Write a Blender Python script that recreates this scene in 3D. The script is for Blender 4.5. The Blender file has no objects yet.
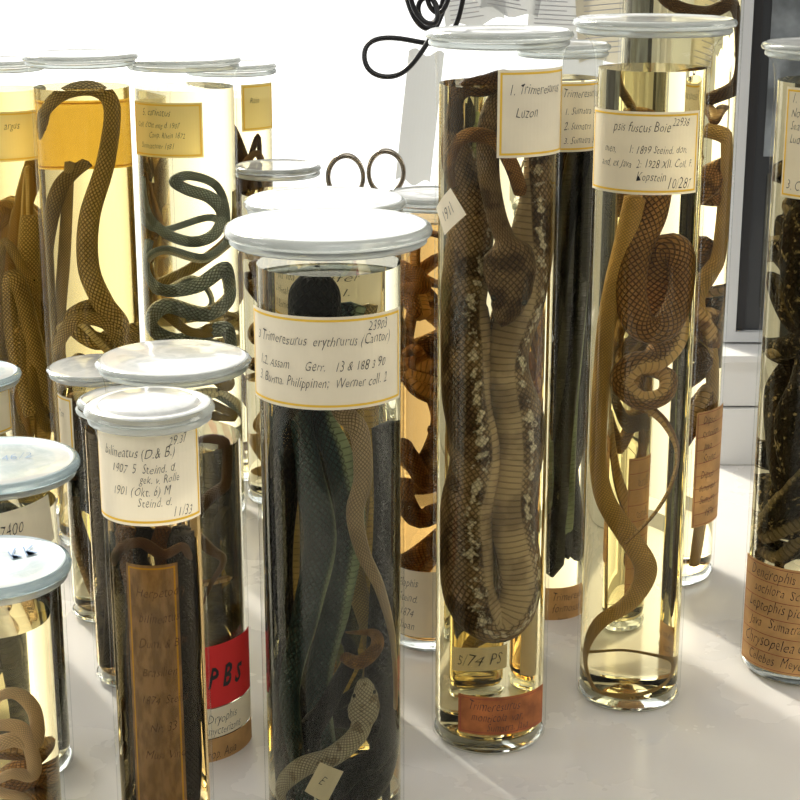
import bpy, bmesh, math, random
from mathutils import Vector, Matrix
from math import sin, cos, tan, pi, radians, sqrt, asin, atan

scene = bpy.context.scene
scene.view_settings.view_transform = 'Standard'
COL = scene.collection
random.seed(4)

# ------------------------------------------------------------------ camera
CH = 0.633; PITCH = radians(16.0); FPX = 1700.0
cam_d = bpy.data.cameras.new("camera"); cam = bpy.data.objects.new("camera", cam_d); COL.objects.link(cam)
cam.location = (0, 0, CH); cam.rotation_euler = (radians(90) - PITCH, 0, 0)
cam_d.sensor_width = 36; cam_d.lens = 36 * FPX / 800; cam_d.clip_start = 0.01
scene.camera = cam

# measured-from-photo conversions into metres
def zat(Y, v):
    t = (v - 400) / FPX
    return CH - Y * (sin(PITCH) + t * cos(PITCH)) / (cos(PITCH) - t * sin(PITCH))
def depth(Y, z): return Y * cos(PITCH) + (CH - z) * sin(PITCH)
def xat(u, Y, z): return (u - 400) * depth(Y, z) / FPX

# ------------------------------------------------------------------ materials
def newmat(name):
    m = bpy.data.materials.new(name); m.use_nodes = True
    nt = m.node_tree; nt.nodes.clear()
    out = nt.nodes.new('ShaderNodeOutputMaterial')
    return m, nt, out
def N(nt, typ, **kw):
    n = nt.nodes.new(typ)
    for k, v in kw.items():
        if hasattr(n, k): setattr(n, k, v)
        else: n.inputs[k].default_value = v
    return n
def c4(c): return (c[0], c[1], c[2], 1)
def math_n(nt, op, a, b=None, c=None):
    n = nt.nodes.new('ShaderNodeMath'); n.operation = op
    for i, x in enumerate((a, b, c)):
        if x is None: continue
        if isinstance(x, (int, float)): n.inputs[i].default_value = x
        else: nt.links.new(x, n.inputs[i])
    return n.outputs[0]
def smooth(nt, sock, a, b):
    r = nt.nodes.new('ShaderNodeMapRange'); r.interpolation_type = 'SMOOTHSTEP'
    r.inputs['From Min'].default_value = a; r.inputs['From Max'].default_value = b
    nt.links.new(sock, r.inputs['Value']); return r.outputs[0]
def mixc(nt, fac, a, b, blend='MIX'):
    n = nt.nodes.new('ShaderNodeMixRGB'); n.blend_type = blend
    for i, x in enumerate((fac, a, b)):
        if isinstance(x, (int, float)): n.inputs[i].default_value = x
        elif isinstance(x, tuple): n.inputs[i].default_value = c4(x)
        else: nt.links.new(x, n.inputs[i])
    return n.outputs[0]

def simple(name, col, rough=0.5, metal=0.0, noise=0.0, nscale=40, trans=0.0, stretch=None, dark=0.45):
    m, nt, out = newmat(name)
    p = N(nt, 'ShaderNodeBsdfPrincipled'); p.inputs['Roughness'].default_value = rough
    p.inputs['Metallic'].default_value = metal
    p.inputs['Base Color'].default_value = c4(col)
    colsock = None
    if noise > 0:
        tc = N(nt, 'ShaderNodeTexCoord'); no = N(nt, 'ShaderNodeTexNoise'); no.inputs['Scale'].default_value = nscale
        no.inputs['Detail'].default_value = 4
        if stretch:
            mp = N(nt, 'ShaderNodeMapping'); mp.inputs['Scale'].default_value = stretch
            nt.links.new(tc.outputs['Object'], mp.inputs['Vector']); nt.links.new(mp.outputs[0], no.inputs['Vector'])
            f = math_n(nt, 'MULTIPLY', smooth(nt, no.outputs['Fac'], .35, .65), noise)
        else:
            nt.links.new(tc.outputs['Object'], no.inputs['Vector'])
            f = math_n(nt, 'MULTIPLY', no.outputs['Fac'], noise * 1.6)
        colsock = mixc(nt, f, col, tuple(x * dark for x in col))
        nt.links.new(colsock, p.inputs['Base Color'])
    if trans > 0:
        tr = N(nt, 'ShaderNodeBsdfTranslucent'); tr.inputs['Color'].default_value = c4(col)
        if colsock: nt.links.new(colsock, tr.inputs['Color'])
        mx = N(nt, 'ShaderNodeMixShader'); mx.inputs[0].default_value = trans
        nt.links.new(p.outputs[0], mx.inputs[1]); nt.links.new(tr.outputs[0], mx.inputs[2])
        nt.links.new(mx.outputs[0], out.inputs[0])
    else:
        nt.links.new(p.outputs[0], out.inputs[0])
    return m

def glass_shell():
    m, nt, out = newmat("clear_glass")
    tr = N(nt, 'ShaderNodeBsdfTransparent'); gl = N(nt, 'ShaderNodeBsdfGlossy')
    gl.inputs['Roughness'].default_value = 0.015
    lw = N(nt, 'ShaderNodeLayerWeight'); lw.inputs['Blend'].default_value = 0.22
    edge_shade = N(nt, 'ShaderNodeValToRGB')  # lens darkening at the jar edges, put into the transparent colour
    edge_shade.color_ramp.elements[0].position = 0.62; edge_shade.color_ramp.elements[0].color = (0.985, 0.99, 0.985, 1)
    edge_shade.color_ramp.elements[1].position = 1.0; edge_shade.color_ramp.elements[1].color = (0.18, 0.22, 0.20, 1)
    nt.links.new(lw.outputs['Facing'], edge_shade.inputs[0]); nt.links.new(edge_shade.outputs[0], tr.inputs['Color'])
    f = math_n(nt, 'POWER', lw.outputs['Facing'], 3.2); f = math_n(nt, 'MULTIPLY_ADD', f, 0.6, 0.010)
    mx = N(nt, 'ShaderNodeMixShader'); nt.links.new(f, mx.inputs[0])
    nt.links.new(tr.outputs[0], mx.inputs[1]); nt.links.new(gl.outputs[0], mx.inputs[2])
    nt.links.new(mx.outputs[0], out.inputs[0])
    return m
def liquid(name, col, ior=1.36, rough=0.0):
    m, nt, out = newmat(name)
    g = N(nt, 'ShaderNodeBsdfGlass'); g.inputs['Color'].default_value = c4(col)
    g.inputs['Roughness'].default_value = rough; g.inputs['IOR'].default_value = ior
    nt.links.new(g.outputs[0], out.inputs[0]); return m

def lid_mat(name, a, b, rim, lo=.42, hi=.62):
    m, nt, out = newmat(name)
    tc = N(nt, 'ShaderNodeTexCoord'); no = N(nt, 'ShaderNodeTexNoise'); no.inputs['Scale'].default_value = 42
    no.inputs['Detail'].default_value = 10; no.inputs['Roughness'].default_value = 0.7; no.inputs['Distortion'].default_value = 1.0
    nt.links.new(tc.outputs['Object'], no.inputs['Vector'])
    rp = N(nt, 'ShaderNodeValToRGB'); rp.color_ramp.elements[0].position = lo; rp.color_ramp.elements[1].position = hi
    rp.color_ramp.elements[0].color = c4(b); rp.color_ramp.elements[1].color = c4(a)
    nt.links.new(no.outputs['Fac'], rp.inputs[0])
    vm = N(nt, 'ShaderNodeVectorMath'); vm.operation = 'MULTIPLY_ADD'; nt.links.new(tc.outputs['Generated'], vm.inputs[0])
    vm.inputs[1].default_value = (2, 2, 0); vm.inputs[2].default_value = (-1, -1, 0)
    ln = N(nt, 'ShaderNodeVectorMath'); ln.operation = 'LENGTH'; nt.links.new(vm.outputs[0], ln.inputs[0])
    rad = math_n(nt, 'ADD', ln.outputs['Value'], math_n(nt, 'MULTIPLY_ADD', no.outputs['Fac'], .12, -.06))
    ring = math_n(nt, 'MULTIPLY', smooth(nt, rad, .68, .74), math_n(nt, 'SUBTRACT', 1.0, smooth(nt, rad, .86, .90)))
    col0 = mixc(nt, math_n(nt, 'MULTIPLY', ring, .6), rp.outputs[0], (.84, .85, .84))
    rimf = smooth(nt, ln.outputs['Value'], .91, .95)
    col = mixc(nt, rimf, col0, rim)
    p = N(nt, 'ShaderNodeBsdfPrincipled'); p.inputs['Roughness'].default_value = 0.16
    p.inputs['Coat Weight'].default_value = 0.7; p.inputs['Coat Roughness'].default_value = 0.03
    nt.links.new(col, p.inputs['Base Color'])
    bp = N(nt, 'ShaderNodeBump'); bp.inputs['Strength'].default_value = 0.2; bp.inputs['Distance'].default_value = 0.001
    nt.links.new(no.outputs['Fac'], bp.inputs['Height']); nt.links.new(bp.outputs[0], p.inputs['Normal'])
    tr = N(nt, 'ShaderNodeBsdfTranslucent'); nt.links.new(col, tr.inputs['Color'])
    mx = N(nt, 'ShaderNodeMixShader'); mx.inputs[0].default_value = 0.3
    nt.links.new(p.outputs[0], mx.inputs[1]); nt.links.new(tr.outputs[0], mx.inputs[2])
    g = N(nt, 'ShaderNodeBsdfGlass'); g.inputs['Color'].default_value = c4(tuple(.45 + .5 * x for x in rim)); g.inputs['Roughness'].default_value = .04
    mx2 = N(nt, 'ShaderNodeMixShader'); nt.links.new(math_n(nt, 'MULTIPLY', rimf, .75), mx2.inputs[0])
    nt.links.new(mx.outputs[0], mx2.inputs[1]); nt.links.new(g.outputs[0], mx2.inputs[2])
    nt.links.new(mx2.outputs[0], out.inputs[0]); return m

def snake_mat(name, dorsal, belly, blotch=None, zig=None, cells=16, edge_dark=0.75, bands=0.0, rough=0.45, bth=(.46, .58), bscale=60, spec=.06):
    m, nt, out = newmat(name)
    uv = N(nt, 'ShaderNodeUVMap'); uv.uv_map = "UVMap"
    sp = N(nt, 'ShaderNodeSeparateXYZ'); nt.links.new(uv.outputs[0], sp.inputs[0])
    u, v = sp.outputs[0], sp.outputs[1]
    a = math_n(nt, 'MULTIPLY', u, float(cells)); b = math_n(nt, 'MULTIPLY', v, float(cells) * 0.7)
    p = math_n(nt, 'ABSOLUTE', math_n(nt, 'SUBTRACT', math_n(nt, 'FRACT', math_n(nt, 'ADD', a, b)), 0.5))
    q = math_n(nt, 'ABSOLUTE', math_n(nt, 'SUBTRACT', math_n(nt, 'FRACT', math_n(nt, 'SUBTRACT', a, b)), 0.5))
    e = smooth(nt, math_n(nt, 'MAXIMUM', p, q), 0.26, 0.5)
    lat = math_n(nt, 'MULTIPLY', math_n(nt, 'ABSOLUTE', math_n(nt, 'SUBTRACT', u, 0.5)), 2.0)   # 0 back, 1 belly
    belf = smooth(nt, lat, .56, .72)
    rb = math_n(nt, 'ABSOLUTE', math_n(nt, 'SUBTRACT', math_n(nt, 'FRACT', math_n(nt, 'MULTIPLY', v, float(cells) * .75)), 0.5))
    rb = smooth(nt, rb, .34, .5)
    scut = smooth(nt, lat, .68, .72)
    edge = mixc(nt, scut, e, math_n(nt, 'MULTIPLY', rb, .6))
    col = mixc(nt, belf, dorsal, belly)
    tc = N(nt, 'ShaderNodeTexCoord')
    n0 = N(nt, 'ShaderNodeTexNoise'); n0.inputs['Scale'].default_value = 25; n0.inputs['Detail'].default_value = 3
    nt.links.new(tc.outputs['Object'], n0.inputs['Vector'])
    col = mixc(nt, math_n(nt, 'MULTIPLY', smooth(nt, n0.outputs['Fac'], .4, .65), .35), col, tuple(x * .5 for x in dorsal))
    if blotch:
        no = N(nt, 'ShaderNodeTexNoise'); no.inputs['Scale'].default_value = bscale; no.inputs['Detail'].default_value = 3
        nt.links.new(tc.outputs['Object'], no.inputs['Vector'])
        bf = smooth(nt, no.outputs['Fac'], bth[0], bth[1])
        if zig: bf = math_n(nt, 'MULTIPLY', bf, math_n(nt, 'SUBTRACT', 1.0, math_n(nt, 'MULTIPLY', scut, .6)))
        col = mixc(nt, bf, col, blotch)
    if bands > 0:
        s = math_n(nt, 'SINE', math_n(nt, 'ADD', math_n(nt, 'MULTIPLY', v, bands), math_n(nt, 'MULTIPLY', n0.outputs['Fac'], 5)))
        s = math_n(nt, 'MULTIPLY', smooth(nt, s, .5, .7), math_n(nt, 'SUBTRACT', 1.0, belf))
        col = mixc(nt, math_n(nt, 'MULTIPLY', s, 0.5), col, tuple(x * 0.3 for x in dorsal))
    if zig:
        no = N(nt, 'ShaderNodeTexNoise'); no.inputs['Scale'].default_value = 160; no.inputs['Detail'].default_value = 6; no.inputs['Roughness'].default_value = .7
        nt.links.new(tc.outputs['Object'], no.inputs['Vector'])
        d = math_n(nt, 'ABSOLUTE', math_n(nt, 'SUBTRACT', lat, math_n(nt, 'MULTIPLY_ADD', n0.outputs['Fac'], .20, .46)))
        s = math_n(nt, 'ABSOLUTE', math_n(nt, 'SINE', math_n(nt, 'ADD', math_n(nt, 'MULTIPLY', v, 11.0), math_n(nt, 'MULTIPLY', n0.outputs['Fac'], 22))))
        wdt = math_n(nt, 'MULTIPLY_ADD', math_n(nt, 'POWER', s, 2.0), 0.09, .0)
        wdt = math_n(nt, 'ADD', wdt, math_n(nt, 'MULTIPLY_ADD', no.outputs['Fac'], .60, -.30))
        g = smooth(nt, math_n(nt, 'SUBTRACT', wdt, d), -.01, .07)
        col = mixc(nt, g, col, zig)
        edge = math_n(nt, 'MULTIPLY', edge, math_n(nt, 'SUBTRACT', 1.0, math_n(nt, 'MULTIPLY', g, .3)))
    ef = math_n(nt, 'MULTIPLY', edge, edge_dark)
    col = mixc(nt, ef, col, mixc(nt, .8, col, (0.01, .008, .006)))
    pr = N(nt, 'ShaderNodeBsdfPrincipled'); pr.inputs['Roughness'].default_value = rough
    pr.inputs['Specular IOR Level'].default_value = spec
    nt.links.new(col, pr.inputs['Base Color'])
    bp = N(nt, 'ShaderNodeBump'); bp.inputs['Strength'].default_value = 1.0; bp.inputs['Distance'].default_value = 0.0014
    bp.invert = True
    nt.links.new(edge, bp.inputs['Height']); nt.links.new(bp.outputs[0], pr.inputs['Normal'])
    nt.links.new(pr.outputs[0], out.inputs[0]); return m

GLASS = glass_shell()
BASEGL = liquid("thick_base_glass", (0.97, 0.98, 0.97), 1.12)
LIQ = {
 'pale': liquid("pale_alcohol", (0.96, 0.91, 0.72)),
 'paleg': liquid("pale_straw_alcohol", (0.92, 0.87, 0.69)),
 'gold': liquid("golden_alcohol", (0.90, 0.79, 0.52)),
 'straw': liquid("straw_alcohol", (0.82, 0.73, 0.48)),
 'amber': liquid("amber_alcohol", (0.84, 0.66, 0.38)),
 'clear': liquid("clear_alcohol", (0.96, 0.95, 0.87)),
 'olive': liquid("dark_olive_alcohol", (0.94, 0.91, 0.77)),
 'brown': liquid("brown_alcohol", (0.76, 0.64, 0.44)),
}
LIDW = lid_mat("chalky_white_glass_lid", (0.86, 0.87, 0.86), (0.64, 0.67, 0.67), (.68, .72, .69))
LIDB = lid_mat("bluish_glass_lid", (0.76, 0.84, 0.88), (0.56, 0.67, 0.72), (.52, .64, .67))
PAPER = simple("cream_paper", (0.95, 0.86, 0.65), 0.8, noise=0.12, nscale=60, trans=0.2)
PAPERY = simple("yellowed_paper", (0.92, 0.68, 0.16), 0.8, noise=0.1, nscale=60, trans=0.5)
PAPERYL = simple("pale_yellow_paper", (0.94, 0.76, 0.30), .8, noise=.08, trans=.35)
PAPERR = simple("rust_red_paper", (0.80, 0.26, 0.07), 0.75, noise=0.9, nscale=55, trans=0.15, dark=.3)
PAPERRED = simple("bright_red_paper", (0.78, 0.03, 0.03), 0.7, noise=0.15, trans=0.15)
PAPERB = simple("old_tan_paper", (0.90, 0.52, 0.20), 0.8, noise=0.75, nscale=38, trans=0.2, dark=.38)
PAPERBR = simple("soaked_brown_paper", (0.56, 0.40, 0.22), 0.8, noise=0.75, nscale=1.0, trans=0.25, stretch=(200, 200, 70), dark=.45)
BORDER = simple("yellow_border", (0.90, 0.60, 0.06), 0.7, trans=0.2)
BORDERR = simple("dark_red_border", (0.30, 0.06, 0.03), 0.7)
INK = simple("black_ink", (0.02, 0.018, 0.02), 0.6)
INKB = simple("faded_brown_ink", (0.10, 0.055, 0.03), 0.7)
INKBLUE = simple("blue_wax_pencil", (0.10, 0.22, 0.42), 0.6)
EYE = simple("clouded_eye", (0.03, 0.03, 0.03), 0.15)
WHITE = simple("white_paint", (0.80, 0.80, 0.78), 0.5)
def rimglass():
    m, nt, out = newmat("ground_glass_rim")
    g = N(nt, 'ShaderNodeBsdfGlass'); g.inputs['Color'].default_value = (.90, .94, .92, 1); g.inputs['Roughness'].default_value = .12; g.inputs['IOR'].default_value = 1.45
    d = N(nt, 'ShaderNodeBsdfDiffuse'); d.inputs['Color'].default_value = (.84, .86, .84, 1)
    mx = N(nt, 'ShaderNodeMixShader'); mx.inputs[0].default_value = .35
    nt.links.new(g.outputs[0], mx.inputs[1]); nt.links.new(d.outputs[0], mx.inputs[2]); nt.links.new(mx.outputs[0], out.inputs[0]); return m
SEAL = rimglass()

S = {
 'viper': snake_mat("brown_viper_skin", (0.33, 0.22, 0.125), (0.52, 0.41, 0.26), blotch=(0.11, 0.068, 0.038), zig=(0.72, 0.65, 0.52), cells=22, bscale=40, bth=(.44, .58), edge_dark=.8),
 'tan': snake_mat("tan_snake_skin", (0.84, 0.54, 0.19), (0.92, 0.72, 0.36), cells=16, edge_dark=0.6),
 'pink': snake_mat("pinkish_tan_snake_skin", (0.86, 0.63, 0.45), (0.92, 0.76, 0.60), cells=16, edge_dark=0.5),
 'brown': snake_mat("brown_snake_skin", (0.38, 0.20, 0.07), (0.74, 0.50, 0.22), cells=14, edge_dark=0.85),
 'darkbrown': snake_mat("dark_brown_snake_skin", (0.17, 0.09, 0.038), (0.38, 0.24, 0.11), cells=14, edge_dark=0.8),
 'green': snake_mat("blue_green_snake_skin", (0.028, 0.058, 0.058), (0.24, 0.30, 0.18), cells=14, edge_dark=0.85, spec=.03),
 'olive': snake_mat("olive_snake_skin", (0.55, 0.41, 0.17), (0.72, 0.60, 0.32), cells=14, edge_dark=0.85),
 'olight': snake_mat("light_olive_snake_skin", (0.85, 0.66, 0.32), (0.92, 0.80, 0.50), cells=14, edge_dark=0.9),
 'teal': snake_mat("grey_green_snake_skin", (0.48, 0.60, 0.66), (0.92, 0.92, 0.80), cells=12, edge_dark=0.85, bands=4),
 'black': snake_mat("blackish_snake_skin", (0.010, 0.013, 0.015), (0.06, 0.06, 0.045), cells=14, edge_dark=0.5, spec=.03),
 'grey': snake_mat("pale_grey_snake_skin", (0.74, 0.67, 0.50), (0.90, 0.84, 0.68), cells=16, edge_dark=0.85, blotch=(0.40, 0.33, 0.22), bscale=120, bth=(.55, .62)),
 'palebrown': snake_mat("pale_brown_snake_skin", (0.56, 0.42, 0.26), (0.80, 0.65, 0.45), cells=14, edge_dark=0.8),
 'check': snake_mat("dark_chequered_snake_skin", (0.035, 0.028, 0.022), (0.22, 0.17, 0.09), blotch=(0.36, 0.28, 0.15), cells=12, edge_dark=0.85, bth=(.60, .64), bscale=170),
 'copper': snake_mat("copper_snake_skin", (0.55, 0.28, 0.10), (0.75, 0.50, 0.24), cells=14, edge_dark=0.8, blotch=(0.26, 0.13, 0.05)),
}

# ------------------------------------------------------------------ mesh helpers
def mesh_obj(name, verts, faces, mats, midx=None, uvs=None, smooth=True, parent=None, recalc=False):
    me = bpy.data.meshes.new(name); me.from_pydata(verts, [], faces)
    for m in mats: me.materials.append(m)
    if midx:
        for p, i in zip(me.polygons, midx): p.material_index = i
    if uvs:
        l = me.uv_layers.new(name="UVMap")
        for p in me.polygons:
            for k, li in enumerate(p.loop_indices): l.data[li].uv = uvs[p.index][k]
    if smooth:
        for p in me.polygons: p.use_smooth = True
    if recalc:
        bm = bmesh.new(); bm.from_mesh(me); bmesh.ops.remove_doubles(bm, verts=bm.verts, dist=1e-6)
        bmesh.ops.recalc_face_normals(bm, faces=bm.faces); bm.to_mesh(me); bm.free()
    me.update()
    ob = bpy.data.objects.new(name, me); COL.objects.link(ob)
    if parent: ob.parent = parent
    return ob
def lathe(name, prof, mat, parent=None, seg=64, sharp=False):
    vs, fs = [], []
    rings = []
    for (r, z) in prof:
        if r < 1e-6: rings.append([len(vs)]); vs.append((0, 0, z))
        else:
            rings.append(list(range(len(vs), len(vs) + seg)))
            for i in range(seg): vs.append((r * cos(2 * pi * i / seg), r * sin(2 * pi * i / seg), z))
    for a, b in zip(rings[:-1], rings[1:]):
        for i in range(seg):
            j = (i + 1) % seg
            if len(a) == 1 and len(b) == 1: continue
            if len(a) == 1: fs.append((a[0], b[j], b[i]))
            elif len(b) == 1: fs.append((a[i], a[j], b[0]))
            else: fs.append((a[i], a[j], b[j], b[i]))
    ob = mesh_obj(name, vs, fs, [mat], parent=parent, recalc=True)
    try: ob.data.set_sharp_from_angle(angle=radians(50))
    except Exception: pass
    return ob
def box_data(x0, x1, y0, y1, z0, z1, off=0):
    v = [(x0, y0, z0), (x1, y0, z0), (x1, y1, z0), (x0, y1, z0), (x0, y0, z1), (x1, y0, z1), (x1, y1, z1), (x0, y1, z1)]
    f = [(0, 3, 2, 1), (4, 5, 6, 7), (0, 1, 5, 4), (1, 2, 6, 5), (2, 3, 7, 6), (3, 0, 4, 7)]
    return v, [tuple(i + off for i in q) for q in f]
def boxes(name, lst, mat, parent=None, bevel=0.0):
    V, F = [], []
    for b in lst:
        v, f = box_data(*b, off=len(V)); V += v; F += f
    o = mesh_obj(name, V, F, [mat], smooth=False, parent=parent)
    if bevel:
        md = o.modifiers.new("bevel", 'BEVEL'); md.width = bevel; md.segments = 2
    return o

_tc = {}
def text_mesh(body, size, shear=0.34, weight=-0.015):
    """pen-written look: built-in outline font, slanted, with an uneven baseline, letter height and slant"""
    key = (body, size)
    if key in _tc: return _tc[key]
    cu = bpy.data.curves.new("t", 'FONT'); cu.body = body; cu.size = 1.0; cu.shear = shear; cu.resolution_u = 2
    cu.space_character = 1.04; cu.offset = 0.03 if body == "P B S" else weight
    ob = bpy.data.objects.new("t", cu); COL.objects.link(ob)
    bpy.context.view_layer.update()
    dg = bpy.context.evaluated_depsgraph_get()
    me = bpy.data.meshes.new_from_object(ob.evaluated_get(dg))
    h = (sum(ord(c) * (i + 3) for i, c in enumerate(body)) % 97) / 10.0
    vs = []
    for v in me.vertices:
        x, y = v.co.x, v.co.y
        sc = 1 + .12 * sin(x * 4.3 + h) + .05 * sin(x * 9.1 + 2 * h)
        yy = y * sc * 1.08 + .04 * sin(x * 1.7 + h) + .02 * sin(x * 6.3 + h * 3)
        xx = x + .03 * sin(x * 4.1 + h * 2) + .08 * y * sin(x * 3.3 + h) + .012 * sin(y * 8 + x * 2)
        vs.append((xx * 0.70 * size, yy * size))
    fs = [tuple(p.vertices) for p in me.polygons]
    bpy.data.objects.remove(ob); bpy.data.curves.remove(cu); bpy.data.meshes.remove(me)
    _tc[key] = (vs, fs); return vs, fs

def add_label(jar, a0, a1, z0, z1, mats=(None, None), lines=(), border=True, tilt=0.0, off=0.0007, ruled=0, R=None, bw=0.0015, name="label", mirror=False, ink=None):
    """curved paper label wrapped on the glass. angles in degrees (0 faces the table front)."""
    paper, bord = mats[0] or PAPER, mats[1] or BORDER
    R = (R or jar['r']) + off
    W = R * radians(a1 - a0); Hh = z1 - z0; am = radians((a0 + a1) / 2); zm = (z0 + z1) / 2
    V, F, M = [], [], []
    ct, st = cos(tilt), sin(tilt)
    def mp(x, y, o):
        if mirror: x = W - x
        x2, y2 = x - W / 2, y - Hh / 2
        xr = x2 * ct - y2 * st; yr = x2 * st + y2 * ct
        a = am + xr / R
        return ((R + o) * sin(a), -(R + o) * cos(a), zm + yr)
    def patch(x0, x1, y0, y1, o, mi):
        n = max(1, int((x1 - x0) / 0.003)); b = len(V)
        for i in range(n + 1):
            x = x0 + (x1 - x0) * i / n; V.append(mp(x, y0, o)); V.append(mp(x, y1, o))
        for i in range(n):
            F.append((b + 2 * i, b + 2 * i + 2, b + 2 * i + 3, b + 2 * i + 1)); M.append(mi)
    patch(0, W, 0, Hh, 0, 0)
    if border:
        g = 0.0018
        patch(g, W - g, g, g + bw, 0.00025, 1); patch(g, W - g, Hh - g - bw, Hh - g, 0.00025, 1)
        patch(g, g + bw, g, Hh - g, 0.00025, 1); patch(W - g - bw, W - g, g, Hh - g, 0.00025, 1)
    for i in range(ruled):
        y = Hh * (i + 1) / (ruled + 1); patch(0.002, W - 0.002, y, y + 0.0005, 0.00025, 1)
    for (txt, fx, fy, sz) in lines:
        vs, fs = text_mesh(txt, sz); b = len(V)
        for (x, y) in vs: V.append(mp(fx * W + x, Hh * (1 - fy) + y, 0.0004))
        for f in fs: F.append(tuple(b + k for k in f)); M.append(2)
    o = mesh_obj(name, V, F, [paper, bord, ink or INK], midx=M, smooth=False, parent=jar['root'])
    return o

JARS = {}
def make_jar(key, X, Y, r, top, L, level, liq, label, lid='flat', th=0.0065, lidm=None, has_lid=True, seg=64):
    root = bpy.data.objects.new("specimen_jar", None); root.empty_display_size = 0.05
    root.location = (X, Y, 0); COL.objects.link(root)
    root["label"] = label; root["category"] = "specimen jar"; root["group"] = "glass specimen jars on the table"
    zt = top - th
    fl = max(r + 0.004, L * 0.95)
    d = fl - r
    prof = [(0, 0.0005), (r - 0.009, 0.0005), (r - 0.003, 0.002), (r - 0.0006, 0.005), (r, 0.010), (r, zt - 0.032), (r + d * .05, zt - 0.022),
            (r + d * .18, zt - 0.014), (r + d * 0.42, zt - 0.008), (r + d * .8, zt - 0.0048)]
    lathe("glass_body", prof, GLASS, root, seg)
    lathe("glass_base", [(0, 0.0015), (r - 0.008, 0.0015), (r - 0.003, 0.0035), (r - 0.0018, 0.0065), (r - 0.006, 0.0080), (0, 0.0070)], BASEGL, root, seg)
    ri0 = r + d * .55
    lathe("ground_rim", [(ri0, zt - .0048), (fl - .002, zt - .0050), (fl - .0002, zt - .0038), (fl, zt - .0018), (fl - .001, zt - .0004), (ri0, zt - .0004), (ri0, zt - .0048)], SEAL, root, seg)
    ri = r - 0.0026
    lathe("preserving_liquid", [(0, 0.0095), (ri - 0.008, 0.010), (ri - 0.002, 0.0125), (ri, 0.017), (ri, level), (0, level)], LIQ[liq], root, seg)
    if has_lid:
        lm = lidm or LIDW
        if lid == 'flat':
            p = [(0, zt), (L - 0.003, zt), (L - 0.0008, zt + 0.001), (L, zt + th * 0.45), (L - 0.001, top - 0.0015), (L - 0.004, top), (L * 0.90, top - 0.0008), (L * 0.86, top - 0.0015), (L * 0.4, top - 0.001), (0, top - 0.0008)]
        elif lid == 'raised':
            p = [(0, zt), (L - 0.003, zt), (L, zt + 0.002), (L - 0.001, zt + th * 0.6), (L - 0.004, zt + th * 0.8), (L * 0.80, zt + th * 0.82), (L * 0.77, zt + th * .72), (L * 0.73, top - .0008), (L * .69, top), (L * 0.3, top + 0.0006), (0, top + 0.0006)]
        else:  # domed
            p = [(0, zt), (L - 0.003, zt), (L, zt + 0.002), (L - 0.0015, zt + th * 0.45), (L * 0.92, zt + th * 0.62), (L * 0.84, zt + th * 0.60), (L * 0.6, zt + th * 0.86), (L * 0.3, top), (0, top)]
        lathe("lid", p, lm, root, 72)
    JARS[key] = dict(X=X, Y=Y, r=r, ri=ri - 0.0012, top=top, level=level, root=root)
    return JARS[key]

def lid_writing(jar, txt, x, y, size, ang):
    vs, fs = text_mesh(txt, size); ca, sa = cos(ang), sin(ang)
    V = [(x + a * ca - b * sa, y + a * sa + b * ca, jar['top'] - .0005 + .0003) for a, b in vs]
    mesh_obj("lid_writing", V, fs, [INKBLUE], smooth=False, parent=jar['root'])

def jz(j, v): return zat(j['Y'] - j['r'], v)

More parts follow.
